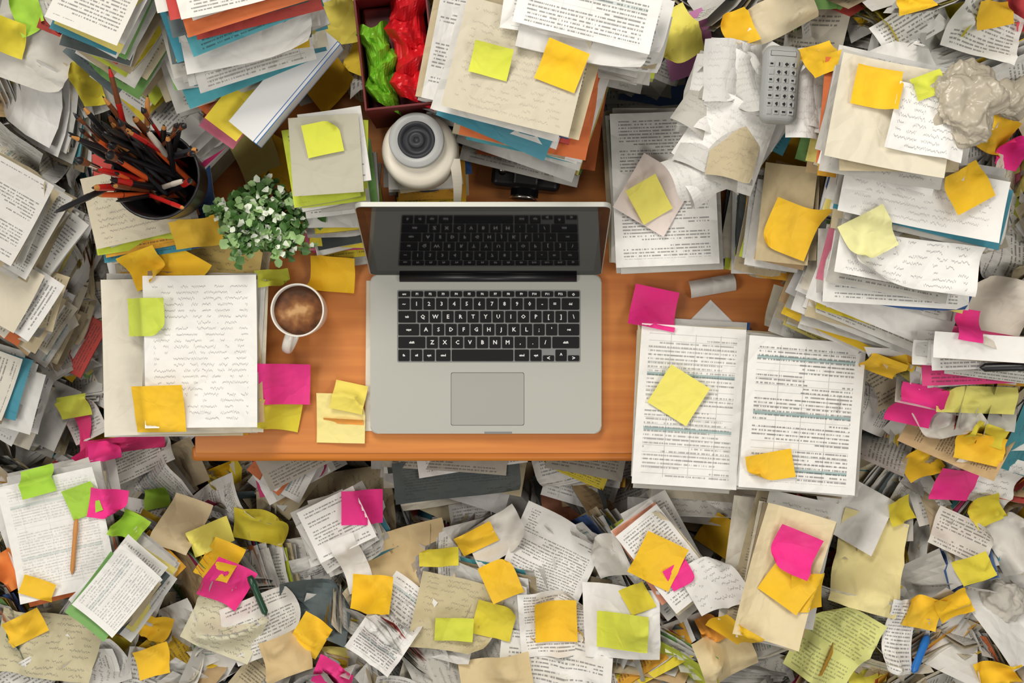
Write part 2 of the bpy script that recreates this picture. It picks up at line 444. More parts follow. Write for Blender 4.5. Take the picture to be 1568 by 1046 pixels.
for ws, hh, labs in rows:
    xx = kx0 + .001
    for wk, lb in zip(ws, labs):
        ya, ybk = yy - hh * UH + g, yy - g
        if lb == '<' or lb == '>': ybk = yy - hh * UH * .5
        rounded_slab(bm, xx + g, xx + wk * U - g, ya, ybk, .0150, .0166, .0016, .0004, 3)
        labels.append((lb, xx + wk * U / 2, (ya + ybk) / 2)); xx += wk * U
    yy -= hh * UH
mk('keys', bm, [KEYM], lap)
try:
    bml = bmesh.new()
    for lb, lx, ly in labels:
        if not lb: continue
        cu = bpy.data.curves.new('t', 'FONT'); cu.body = lb; cu.align_x = 'CENTER'; cu.align_y = 'CENTER'
        cu.size = .0085 if len(lb) == 1 else .0046; cu.resolution_u = 1; cu.offset = .0002
        ob = bpy.data.objects.new('t', cu); COL.objects.link(ob)
        me = bpy.data.meshes.new_from_object(ob)
        me.transform(Matrix.Translation((lx, ly, .01668)))
        bml.from_mesh(me); bpy.data.objects.remove(ob); bpy.data.meshes.remove(me); bpy.data.curves.remove(cu)
    mk('key_labels', bml, [LABEL], lap)
except Exception as e: print('labels', e)
hx0, hx1 = at(612, 0, .765)[0], at(883, 0, .765)[0]
bm = bmesh.new(); rod(bm, (hx0, yb - .004, .0145), (hx1, yb - .004, .0145), [(0, .0070, 0), (1, .0070, 0)], 16)
rbox(bm, hx0, hx1, yb - .009, yb + .004, .004, .0185, .001); mk('hinge', bm, [BLACK], lap)
lid = empty('lid', (0, yb - .0005, .017)); lid.parent = lap; lid.rotation_euler[0] = math.radians(-20)
LW0, LW1 = x0, x1; LH = .243
def vert_slab(bm, x0, x1, z0, z1, y0, y1, r):
    b2 = bmesh.new(); rounded_slab(b2, x0, x1, z0, z1, y0, y1, r, 0)
    bmesh.ops.transform(b2, matrix=Matrix.Rotation(math.radians(90), 4, 'X'), verts=b2.verts)
    me = bpy.data.meshes.new('x'); b2.to_mesh(me); b2.free(); bm.from_mesh(me); bpy.data.meshes.remove(me)
bm = bmesh.new(); vert_slab(bm, LW0, LW1, 0, LH, -.007, 0, .011); mk('lid_shell', bm, [ALU], lid)
bm = bmesh.new(); vert_slab(bm, LW0 + .0015, LW1 - .0015, .002, LH - .0015, 0, .0006, .009); mk('bezel_glass', bm, [GLASS], lid)
bm = bmesh.new(); vert_slab(bm, LW0 + .013, LW1 - .013, .018, LH - .013, .0006, .0007, .001); mk('display', bm, [DISP], lid)
bm = bmesh.new(); rbox(bm, hx0, hx1, -.0005, .006, -.006, .012, .001); mk('hinge_cover', bm, [BLACK], lid)

# ------------------------------------------------------------------ coffee mug
mc = at(455, 475, .845); mug = empty('coffee_mug', (mc[0], mc[1], .7505))
bm = bmesh.new()
lathe(bm, [(0, .001), (.027, .0), (.0315, .002), (.0345, .012), (.0375, .05), (.0395, .092), (.0392, .0945), (.0378, .0948), (.0366, .092), (.035, .05), (.031, .008), (0, .006)], 56)
mk('cup', bm, [CERAM], mug)
bm = bmesh.new()
prev = None
for i_ in range(15):
    a = math.radians(-90 + 180 * i_ / 14); r_, z_ = .036 + .028 * math.cos(a), .052 + .027 * math.sin(a); nrm = (math.cos(a), math.sin(a))
    ring = []
    for k in range(10):
        b_ = 2 * math.pi * k / 10; ring.append(bm.verts.new((r_ + nrm[0] * .0038 * math.cos(b_), .0070 * math.sin(b_), z_ + nrm[1] * .0038 * math.cos(b_))))
    if prev:
        for k in range(10): bm.faces.new((prev[k], prev[(k+1) % 10], ring[(k+1) % 10], ring[k]))
    prev = ring
o = mk('handle', bm, [CERAM], mug, smooth=True); o.rotation_euler[2] = math.radians(-110)
s = NT('coffee'); sp = s.n('ShaderNodeSeparateXYZ'); tc = s.n('ShaderNodeTexCoord').outputs['Object']; s.link(tc, sp.inputs[0])
rr = s.m('SQRT', s.m('ADD', s.m('POWER', s.mul(sp.outputs[0], .8), 2.0), s.m('POWER', s.mul(s.m('ADD', sp.outputs[1], .003), 1.4), 2.0)))
nz = s.noise(tc, 55, 2); f_ = s.m('ADD', s.mul(rr, 22.0), s.mul(s.m('SUBTRACT', nz, .5), 1.2))
rp = s.n('ShaderNodeValToRGB'); s.link(f_, rp.inputs[0])
e = rp.color_ramp.elements; e[0].position = .12; e[0].color = (*lin('BE9464'), 1); e[1].position = .5; e[1].color = (*lin('764826'), 1)
e2 = rp.color_ramp.elements.new(.3); e2.color = (*lin('96683E'), 1); e3 = rp.color_ramp.elements.new(.9); e3.color = (*lin('482A16'), 1)
s.link(rp.outputs[0], s.b.inputs['Base Color']); s.b.inputs['Roughness'].default_value = .4; s.b.inputs['Specular IOR Level'].default_value = .25
bm = bmesh.new(); lathe(bm, [(.0359, .0), (.034, .0004), (0, .0004)], 40); mk('coffee', bm, [s.mat], mug, (0, 0, .080))

# ------------------------------------------------------------------ stacks of papers / books
def flat_sheet(px, py, z, w, h, rot, col, sty=(0, 0, 0)):
    b = Batch(); b.sheet(at(px, py, z), rotm(math.radians(rot)), w * sc(z), h * sc(z), lin(col), sty, n=(8, 8), crease=.004)
    b.build('paper_sheet')
flat_sheet(1088, 512, .7512, 75, 75, 45, 'F2F1EE')
flat_sheet(575, 545, .7506, 30, 230, -.5, 'E9E2D0')
# top-left pile: several leaning groups of coloured folders and papers
stack('paper_stack', (300, 130), (190, 130), 45, .90, .78, 26, base=(330, 165), pal=(.7, .1, .2), sty=(1, 0, 0), jp=.014, crease=.06)
stack('folder_stack', (395, 120), (60, 190), -38, .97, .79, 26, base=(345, 150), rotb=-46, pal=(.35, .1, .55), topcol='F4DC3A', sty=(0, 0, 0), slab=.5, jr=3)
stack('folder_stack', (165, -35), (120, 190), -24, 1.12, .86, 46, base=(268, 100), rotb=-50, pal=(.34, .12, .54), topcol='DAD8D2', sty=(1, 0, 0), jp=.008, slab=.12, crease=.05, topcrease=.1)
stack('folder_stack', (375, -55), (225, 120), 14, 1.16, .95, 54, base=(362, 80), rotb=17, pal=(.36, .14, .50), topcol='E6E4DE', sty=(1, 0, 0), jp=.012, jr=5, slab=.12, topcrease=.08)
stack('notebook_stack', (502, 238), (108, 120), 4, .97, .754, 30, base=(535, 345), pal=(.45, .1, .45), topcol='B9B6A4', sty=(0, 0, 0), jp=.006, slab=.7, topcurl=0, topcrease=.005, jr=5)
stack('paper_stack', (795, 105), (200, 172), -14, 1.08, .757, 46, base=(822, 185), pal=(.6, .12, .28), topcol='CFC7B2', sty=(0, .5, 0), jp=.010, slab=.4, topcrease=.09)
stack('magazine_stack', (700, 60), (70, 200), -12, .99, .77, 30, base=(715, 100), pal=(.5, .25, .25), sty=(1, 0, 0), slab=.4)
stack('paper_stack', (895, 18), (215, 92), -12, 1.10, .9, 34, base=(905, 68), pal=PW, sty=(1, 0, .5), jp=.012, topcrease=.10)
stack('document_stack', (1018, 290), (158, 235), 3, .86, .754, 26, base=(1021, 292), pal=PW, sty=(1, 0, 0), jp=.004, jr=1.5, topcurl=.003, crease=.01, corner=0)
stack('folder_stack', (1205, 330), (80, 150), -6, .95, .757, 44, base=(1145, 345), pal=(.38, .36, .26), topcol='BFAE88', sty=(0, 0, 0), slab=.3, jp=.008)
stack('paper_stack', (1165, 140), (120, 150), -30, .98, .80, 30, base=(1115, 195), pal=PW, sty=(0, 0, 0), curl=.012, topcurl=.008, slab=.1, crease=.12)
stack('paper_stack', (1365, 180), (185, 160), -10, 1.15, .95, 38, base=(1345, 205), pal=(.5, .33, .17), topcol='E4DCC6', sty=(0, 0, 0), jp=.010, topcrease=.08, crease=.06)
stack('paper_stack', (1405, 298), (250, 95), -12, 1.08, .9, 36, base=(1385, 338), pal=PW, sty=(0, .7, 0), slab=.2, jp=.012, topcrease=.12, crease=.06)
stack('paper_stack', (1385, 380), (215, 110), -9, 1.05, .80, 52, base=(1352, 435), pal=(.70, .12, .18), sty=(0, 1, 0), slab=.25, jp=.013, topcurl=.006, topcrease=.12, crease=.06)
stack('paper_stack', (1350, 462), (230, 80), -20, .93, .78, 46, base=(1300, 500), pal=(.6, .15, .25), sty=(0, 0, 0), slab=.3, jp=.012, topcrease=.1, corner=.015)
stack('document_stack', (1055, 622), (160, 245), -4, .805, .754, 14, base=(1062, 620), pal=(.7, .25, .05), sty=(.8, 0, 1), jp=.004, jr=2, topcrease=.012, crease=.004, curl=.002, corner=0)
stack('document_stack', (1228, 636), (178, 232), -5, .83, .754, 16, base=(1215, 630), pal=(.7, .25, .05), sty=(1, 0, 1), jp=.004, jr=2, topcrease=.012, crease=.004, curl=.002, corner=0)
stack('folder_stack', (272, 545), (225, 238), 1, .80, .754, 16, base=(285, 543), pal=PM, topcol='E2DCCC', sty=(0, 0, 0), jp=.006, jr=1.5, slab=.6, topcrease=.01, crease=.01, corner=0)
stack('document_stack', (308, 538), (172, 232), 0, .838, .803, 12, base=(312, 538), pal=PW, sty=(0, 1, 0), jp=.004, jr=2, topcurl=.003, topcrease=.05, crease=.01, corner=0)
stack('paper_stack', (215, 312), (150, 110), 12, .87, .72, 42, base=(255, 355), pal=PC, topcol='CFC6AE', sty=(0, 1, 0), jp=.012, slab=.4)
stack('paper_stack', (325, 385), (160, 64), -8, .80, .754, 14, base=(330, 385), pal=(.3, .5, .2), topcol='D2B668', sty=(0, 1, 0))
stack('paper_stack', (648, 250), (105, 85), 3, .86, .754, 18, base=(658, 262), pal=(.5, .2, .3), sty=(0, 0, 0))
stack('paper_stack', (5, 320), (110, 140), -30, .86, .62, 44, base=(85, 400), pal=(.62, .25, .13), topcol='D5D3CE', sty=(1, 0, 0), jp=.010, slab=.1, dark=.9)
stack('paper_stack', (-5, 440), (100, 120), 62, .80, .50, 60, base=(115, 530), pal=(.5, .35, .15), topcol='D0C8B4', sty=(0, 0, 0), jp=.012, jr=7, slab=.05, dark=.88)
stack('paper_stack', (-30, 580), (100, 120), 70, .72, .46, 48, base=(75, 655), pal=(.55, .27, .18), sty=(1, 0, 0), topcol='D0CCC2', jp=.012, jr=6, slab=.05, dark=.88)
stack('paper_stack', (95, 815), (150, 180), 14, .70, .50, 26, base=(110, 800), pal=PW, sty=(.4, 0, .4), topcurl=.008, topcrease=.07)
stack('paper_stack', (185, 905), (120, 80), 50, .76, .5, 48, base=(242, 858), pal=(.65, .1, .25), sty=(.6, 0, .3), jp=.008, topcurl=.010, slab=.1, topcrease=.1)
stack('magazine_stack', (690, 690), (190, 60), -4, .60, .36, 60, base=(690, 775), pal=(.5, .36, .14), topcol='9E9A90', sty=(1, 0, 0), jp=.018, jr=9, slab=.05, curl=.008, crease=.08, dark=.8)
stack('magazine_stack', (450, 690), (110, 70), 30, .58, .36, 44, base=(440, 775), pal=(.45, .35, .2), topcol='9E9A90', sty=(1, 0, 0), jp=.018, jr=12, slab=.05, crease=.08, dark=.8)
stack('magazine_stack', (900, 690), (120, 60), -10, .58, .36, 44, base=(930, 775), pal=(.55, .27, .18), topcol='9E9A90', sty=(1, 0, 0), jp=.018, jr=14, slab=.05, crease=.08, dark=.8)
stack('paper_stack', (520, 800), (95, 85), 25, .60, .4, 38, base=(545, 835), pal=PW, sty=(1, 0, 0), jp=.014, jr=8, slab=.1)
stack('paper_stack', (1195, 880), (105, 205), -14, .80, .55, 44, base=(1170, 860), pal=(.4, .48, .12), topcol='E8D9B0', sty=(0, 0, 0), jp=.010, topcurl=.014, topcrease=.08)
stack('paper_stack', (1018, 855), (80, 150), 38, .72, .45, 48, base=(990, 885), pal=PN, sty=(1, 0, 0), jp=.010, slab=.1, topcrease=.08)
stack('paper_stack', (1505, 530), (170, 40), -4, .98, .8, 38, base=(1480, 592), pal=(.55, .15, .3), sty=(0, 0, 0), jp=.012, slab=.15)
stack('paper_stack', (1090, 740), (140, 60), -4, .66, .46, 40, base=(1080, 800), pal=(.5, .3, .2), topcol='C0B8A4', sty=(0, 0, 0), jp=.014, slab=.1)
b = Batch()   # loosely rolled sheets on the upper right pile
for k, (px, py, rot, w, h, cz_) in enumerate([(1085, 150, -25, 65, 105, .020), (1100, 200, -38, 70, 110, .018), (1088, 248, -60, 65, 100, .022), (1130, 225, -20, 65, 105, .014),
                                             (1140, 130, 10, 55, 95, .020), (1115, 115, -10, 55, 85, .022), (1240, 140, -8, 45, 110, .014)]):
    for j in range(6):
        z_ = .985 + .005 * j + k * .004
        b.sheet(at(px, py, z_) + rng.normal(0, .006, 3) * [1, 1, 0], rotm(math.radians(rot + rng.normal(0, 7)), .2, rng.uniform(0, 6.28)), w * .001, h * .001, pick((.95, .05, 0)), (0, .4, 0), n=(14, 8),
                curl=(-cz_ * rng.uniform(.7, 1.1), .004), crease=.12, corner=.05)
b.build('curled_papers')
bz = .95; bc = at(440, 132, bz); bd = empty('ring_binder', (bc[0], bc[1], bz), math.radians(-40))
bm = bmesh.new(); rbox(bm, -.022, .022, -.09, .09, .036, .040, .001, 2, 0); rbox(bm, -.022, .028, -.09, .09, 0, .004, .001, 2, 1); rbox(bm, .022, .028, -.09, .09, .0042, .0398, .001, 2, 1)
rbox(bm, -.019, .0215, -.086, .086, .0045, .0355, .0005, 1, 2); mk('covers', bm, [simple('binder_white', lin('E9EAEA'), .4), BLUEP, simple('page_block', lin('DCD9CE'), .7, var=.4, bscale=300)], bd)

# ------------------------------------------------------------------ pen holder
pc = at(237, 268, .99); PZ = .886
ph = empty('pen_holder', (pc[0], pc[1], PZ))
bm = bmesh.new(); R0 = .060
lathe(bm, [(0, 0), (R0 - .010, 0), (R0 - .008, .002), (R0, .098), (R0 + .0015, .0995), (R0 - .001, .100), (R0 - .003, .098), (R0 - .012, .004), (0, .004)], 40)
mk('cup', bm, [BLACK], ph)
bm = bmesh.new(); mats = [BLACK, ORANGE, REDP, PWOOD, CHROME, BLUEP, DGREY, BROWN, CREAMP]
for i in range(58):
    az = math.radians(rng.normal(126, 36)) if i < 46 else rng.uniform(0, 6.28)
    lean = rng.uniform(.15, .85) if i < 46 else rng.uniform(.3, .75)
    L = rng.uniform(.155, .225) if i < 46 else rng.uniform(.13, .16)
    d = np.array([math.cos(az) * math.sin(lean), math.sin(az) * math.sin(lean), math.cos(lean)])
    side = rng.uniform(-.034, .034)
    rimr = rng.uniform(.01, R0 - .009)
    q = np.array([math.cos(az) * rimr - math.sin(az) * side, math.sin(az) * rimr + math.cos(az) * side, .098])
    qq = math.hypot(q[0], q[1])
    if qq > R0 - .009: q[:2] *= (R0 - .009) / qq
    tb_ = .088 / d[2]; p0 = q - d * tb_
    if math.hypot(p0[0], p0[1]) > R0 - .018:
        tb_ *= .75; p0 = q - d * tb_
        if math.hypot(p0[0], p0[1]) > R0 - .016: tb_ *= .6; p0 = q - d * tb_
    p1 = p0 + d * L
    m0 = [0, 0, 6, 7, 0, 2, 0, 1, 0, 7, 8, 0, 0][i % 13]; r = rng.uniform(.0026, .0052)
    tipm = m0 if i % 4 else [1, 3, 2, 7][i // 4 % 4]
    if i % 5 == 0:   # brush with ferrule and bristles
        rod(bm, p0, p1, [(0, r * .4, m0), (.4, r * .8, m0), (.78, r * .7, m0), (.79, r * .75, 4), (.88, r * .9, 4), (.885, r * .9, 7), (.95, r * 1.3, 7), (1, r * .2, 0)])
    else:
        rod(bm, p0, p1, [(0, r * .6, m0), (.05, r, m0), (.7, r, m0), (.71, r * 1.1, 4 if i % 3 == 0 else m0), (.73, r * 1.1, m0), (.93, r * .9, tipm), (.985, r * .35, 3 if i % 3 == 0 else m0), (1, r * .15, 0)])
mk('pens', bm, mats, ph)

# ------------------------------------------------------------------ plant
pp = at(398, 345, .80); plant = empty('potted_plant', (pp[0], pp[1], .8015))
bm = bmesh.new(); lathe(bm, [(0, 0), (.024, 0), (.034, .055), (.036, .056), (.036, .062), (.031, .062), (.030, .052), (0, .05)], 32)
mk('pot', bm, [CERAM], plant)
bm = bmesh.new(); bs = bmesh.new()
pcen = at(403, 336, .90); off = Vector((pcen[0] - pp[0], pcen[1] - pp[1], .075))
for i in range(800):
    d = Vector(rng.normal(0, 1, 3)); d.normalize(); d.z = abs(d.z) * .9 - .15
    rad = rng.uniform(.3, 1.05) ** .6
    lob = 1 + .16 * math.sin(5 * math.atan2(d.y, d.x)) + .08 * math.sin(9 * math.atan2(d.y, d.x) + 1)
    p = off + Vector((d.x * .074 * rad * lob, d.y * .056 * rad * lob, d.z * .05 * rad))
    if i % 4 == 0: rod(bs, (rng.uniform(-.012, .012), rng.uniform(-.012, .012), .052), p, [(0, .0009, 0), (1, .0006, 0)], 5)
    L = rng.uniform(.009, .018); wd = L * rng.uniform(.35, .5)
    q = Euler((rng.normal(0, .6), rng.normal(0, .6), rng.uniform(0, 6.28))).to_quaternion()
    mi = 1 if rng.random() < .38 else 2 if rng.random() < .22 else 0
    if mi == 2: L *= .6; wd = L * .6; p.z += .006
    base = [(0, 0, 0), (L*.35, wd, .002), (L*.75, wd*.75, .001), (L, 0, -.002), (L*.75, -wd*.75, .001), (L*.35, -wd, .002), (L*.5, 0, -.0015)]
    vs = [bm.verts.new(p + q @ Vector(b_)) for b_ in base]
    for k in range(6):
        f_ = bm.faces.new((vs[k], vs[(k+1) % 6], vs[6])); f_.material_index = mi; f_.smooth = True
mk('leaves', bm, [LEAF1, LEAF2, FLOWER], plant); mk('stems', bs, [LEAF1], plant)

# ------------------------------------------------------------------ round white tape dispenser, roll with dark core on top
cp = at(641, 228, .95); can = empty('tape_dispenser', (cp[0], cp[1], .864))
bm = bmesh.new()
lathe(bm, [(0, 0), (.046, 0), (.050, .003), (.053, .03), (.0535, .062), (.052, .070), (.048, .074), (.041, .0755), (0, .0755)], 56)
mk('body', bm, [CREAMP], can)
bm = bmesh.new()
lathe(bm, [(.0385, .0757), (.0385, .088), (.0375, .0895), (.0262, .0895), (.0255, .0885)], 56, 0)
lathe(bm, [(.0262, .0893), (.0248, .091), (.0215, .091), (.0205, .084), (.0115, .083), (.0110, .0895), (.0095, .0905), (.004, .0905), (.0035, .088), (0, .088)], 56, 1)
o = mk('tape_roll', bm, [MGREY, DGREY], can); o.location = (-.003, .012, 0)
bm = bmesh.new(); prev = None
for i in range(16):
    t = i / 15; p_ = Vector((.050 + .004 * math.sin(t * 3), -.012 - .07 * t, .072 - .05 * t * t))
    vs = [bm.verts.new(p_ + Vector((-.009 + .004 * t, 0, .001))), bm.verts.new(p_ + Vector((.007 - .003 * t, 0, -.002)))]
    if prev: bm.faces.new((prev[0], prev[1], vs[1], vs[0]))
    prev = vs
mk('tape_tail', bm, [CREAMP], can)

# ------------------------------------------------------------------ red box with folded fabric
bc = at(606, 78, .97); box = empty('storage_box', (bc[0], bc[1], .80), math.radians(6))
bm = bmesh.new(); w_, h_ = .051, .078
rbox(bm, -w_, w_, -h_, h_, 0, .004); t_ = .003
rbox(bm, -w_, -w_+t_, -h_, h_, .0041, .17, .0005); rbox(bm, w_-t_, w_, -h_, h_, .0041, .17, .0005)
rbox(bm, -w_+t_, w_-t_, -h_, -h_+t_, .0041, .17, .0005); rbox(bm, -w_+t_, w_-t_, h_-t_, h_, .0041, .17, .0005)
mk('carton', bm, [REDBOX], box)
def pleats(name, cx, wid, y0, y1, zt, mat, nf, sl=0.0):
    bm = bmesh.new(); NY = nf * 10; NX = 15; g_ = []
    for j in range(NY + 1):
        t = j / NY; y = y0 + (y1 - y0) * t; ph_ = t * nf
        tri = abs((ph_ % 1) * 2 - 1); row = []
        side = (int(ph_) % 2) * 2 - 1
        for i in range(NX):
            s_ = i / (NX - 1) * 2 - 1
            x = cx + sl * t + s_ * wid / 2 * (1 - .22 * tri) + .005 * side * (1 - tri)
            nz_ = mn.noise(Vector((x * 70, y * 70, zt * 9))) * .006
            zz_ = zt - .018 * tri * (1 - .3 * s_ * side) - .02 * abs(s_) ** 3 + .004 * math.sin(9 * s_ + 5 * ph_) + nz_
            row.append(bm.verts.new((x, y + .012 * s_ * side, zz_)))
        g_.append(row)
    for j in range(NY):
        for i in range(NX - 1): bm.faces.new((g_[j][i], g_[j][i+1], g_[j+1][i+1], g_[j+1][i]))
    return mk(name, bm, [mat], box, smooth=False)
pleats('red_cloth', .020, .058, -.072, .078, .180, RED, 4)
pleats('green_cloth', -.022, .046, -.072, .040, .168, GRN, 3, -.006)
pleats('lime_cloth', -.018, .030, -.060, .020, .176, GRN, 2, -.014)
bm = bmesh.new(); rbox(bm, -.044, .044, -.073, .073, .0045, .125, .004); mk('lower_folded_cloth', bm, [REDBOX], box)

# ------------------------------------------------------------------ compact camera
kp = at(806, 268, .79); cam_o = empty('compact_camera', (kp[0], kp[1], .7505), math.radians(-6))
bm = bmesh.new(); rbox(bm, -.052, .052, -.022, .022, 0, .05, .009, 4, 0); rbox(bm, -.02, .02, -.018, .018, .0495, .062, .005, 3, 0)
mk('body', bm, [BLACK], cam_o)
bm = bmesh.new(); rod(bm, (0, -.02, .026), (0, -.038, .026), [(0, .021, 0), (.6, .021, 0), (.62, .022, 1), (.9, .022, 1), (.92, .019, 0), (1, .017, 0)], 28)
lathe(bm, [(0, .010), (.008, .010), (.008, 0)], 16, 1, (.036, 0, .05)); lathe(bm, [(0, .006), (.006, .006), (.006, 0)], 16, 1, (-.036, 0, .05))
mk('lens_and_dials', bm, [BLACK, CHROME], cam_o)
bm = bmesh.new(); prev = None
for i in range(30):
    t = i / 29 * math.pi; c_ = Vector((.052 * math.cos(t) * 1.1, .02 + .018 * math.sin(t) , .035 + .012 * math.sin(3 * t)))
    vs = [bm.verts.new(c_ + Vector((0, 0, .005))), bm.verts.new(c_ - Vector((0, 0, .005)))]
    if prev: bm.faces.new((prev[0], prev[1], vs[1], vs[0]))
    prev = vs
mk('strap', bm, [REDP], cam_o)

# ------------------------------------------------------------------ loose sheets draped on whatever is below
def dg(): bpy.context.view_layer.update(); return bpy.context.evaluated_depsgraph_get()
def hit_at(dep, px, py):
    o = Vector((0, 0, CZ)); d = Vector(at(px, py, 0)) - o; d.normalize()
    r = scene.ray_cast(dep, o, d); return r[1] if r[0] else Vector(at(px, py, .5))
def drape(dep, px, py, wpx, hpx, rot, n, maxdrop=.03, iters=8):
    p = hit_at(dep, px, py); k = sc(p.z); w, h = wpx * k, hpx * k
    ca, sa = math.cos(rot), math.sin(rot); u, v, *_ = tmpl(n, n); hg = np.zeros(n * n)
    for i in range(n * n):
        x = p.x + u[i] * w * ca - v[i] * h * sa; y = p.y + u[i] * w * sa + v[i] * h * ca
        r = scene.ray_cast(dep, Vector((x, y, p.z + .07)), Vector((0, 0, -1)))
        hg[i] = r[1].z if r[0] else p.z
    X = np.c_[u, v, np.ones(n * n)]; med = np.median(hg)
    hc = np.maximum(hg, med - maxdrop); co, *_ = np.linalg.lstsq(X, hc, rcond=None)
    hs = np.maximum(X @ co - .004, hc).reshape(n, n); hg2 = hc.reshape(n, n)
    for _ in range(iters):
        pd = np.pad(hs, 1, mode='edge')
        bl = (pd[:-2, 1:-1] + pd[2:, 1:-1] + pd[1:-1, :-2] + pd[1:-1, 2:] + 2 * hs) / 6
        hs = np.maximum(bl, hg2)
    return p, w, h, hs.ravel()
def lay(name, px, py, wpx, hpx, rot, col, sty=(0, 0, 0), dep=None, curl=(.002, .002), corner=0, crease=.03, n=13, wave=.001, edgecurl=0, lift=.0030):
    rot = math.radians(rot)
    p, w, h, hs = drape(dep, px, py, wpx, hpx, rot, n)
    z0 = float(hs.mean()); k0 = sc(z0); w, h = wpx * k0, hpx * k0; c = at(px, py, z0)
    b = Batch(); ex = hs - z0 + lift
    if edgecurl:
        u, v, *_ = tmpl(n, n); ex = ex + (v + .5) ** 2.2 * edgecurl
    b.sheet(c, rotm(rot), w, h, lin(col), sty, n=(n, n), curl=curl, wave=wave, crease=crease, corner=corner, extra=ex)
    return b.build(name, smooth=True)

dep = dg()
sheets = [
 (1000, 300, 90, 95, -30, 'F0E2DC', (0, 0, 0)), (60, 70, 130, 130, -20, 'C9C7C0', (0, 0, 0)),
 (1090, 438, 70, 26, 10, 'E4E2DC', (0, 0, 0)),
 (610, 855, 160, 90, 14, 'E6CE9C', (0, 0, 0)), (600, 955, 80, 130, -35, 'F3F2EF', (1, 0, .6)), (700, 940, 130, 110, -12, 'CCC09A', (0, .8, 0)),
 (845, 850, 130, 120, -24, 'F1F0ED', (1, 0, 0)), (850, 950, 110, 100, 4, 'F3F2F0', (1, 0, 0)), (950, 950, 110, 110, 2, 'F3F2F0', (0, 0, 0)), (1090, 890, 80, 80, 30, 'EEEDE9', (0, 1, 0)),
 (850, 1010, 170, 70, -6, 'F0EFEC', (1, 0, 0)), (1275, 985, 100, 130, -30, 'DDE08C', (.7, 0, 0)), (1330, 860, 100, 140, -15, 'EDE0A0', (0, 0, 0)),
 (1375, 970, 50, 110, -10, 'F0EFEC', (1, 0, 0)), (1300, 780, 110, 90, -30, 'F2F1EE', (0, 0, 0)), (1495, 612, 122, 42, -2, 'EFE87A', (0, 0, 0)),
 (345, 960, 110, 75, -25, 'DCD8BC', (0, 1, 0)), (405, 955, 110, 90, 20, 'E6E4DE', (1, 0, 0)), (75, 985, 150, 90, -10, 'CCC4A2', (0, 1, 0)), (60, 1030, 130, 60, 30, 'E6E5E0', (1, 0, 0)),
 (1420, 190, 120, 100, -12, 'F5F4F1', (0, 1, 0)), (1385, 90, 90, 60, 20, 'F4F3F0', (0, 0, 0)), (1395, 40, 110, 60, 30, 'F0F0EE', (1, 0, 0)), (1505, 50, 110, 80, -20, 'EEEDE9', (1, 0, 0)),
 (1050, 70, 70, 80, 20, 'D084BC', (0, 0, 0)), (1180, 30, 120, 60, 25, 'D8CCAE', (0, 0, 0)), (205, 705, 120, 50, 25, 'E6E5DE', (1, 0, 0)),
 (1520, 480, 90, 110, -20, 'E0D8CA', (0, 0, 0)), (1500, 730, 110, 80, -15, 'F0EFEC', (0, 1, 0)),
 (130, 660, 20, 110, 12, 'D81A70', (0, 0, 0)), (190, 680, 110, 24, 6, 'D81A70', (0, 0, 0)), (1400, 405, 190, 75, -8, 'F3F2EF', (0, 1, 0)), (760, 1035, 110, 60, 10, 'DCC79A', (0, 0, 0)),
 (760, 820, 90, 60, 30, 'E8E6E0', (0, 0, 0)), (540, 860, 40, 90, 20, 'F0EFEB', (0, 0, 0)), (1545, 830, 60, 90, 30, 'DAD7D0', (0, 0, 0)), (440, 1000, 70, 60, 20, 'D8BE8C', (0, 0, 0)), (1450, 640, 80, 60, 30, 'DDD9D0', (0, 0, 0)),
 (280, 800, 60, 70, -20, 'DCC8A0', (0, 0, 0)), (930, 850, 50, 70, 25, 'E2E0DA', (0, 0, 0)), (1110, 1000, 90, 70, 20, 'E0CDA0', (0, 0, 0)), (1470, 820, 80, 60, -25, 'D9D6CE', (1, 0, 0)),
]
for i, (px, py, w, h, r, c, st) in enumerate(sheets):
    low = py > 760 or px > 1350
    lay('paper_sheet', px, py, w, h, r, c, st, dep, curl=(rng.normal(0, .006), rng.normal(0, .006)), crease=.17 if low else .10, corner=.07 if i % 2 else 0, wave=.0025 if low else .0015)
    if i % 6 == 5: dep = dg()
dep = dg()

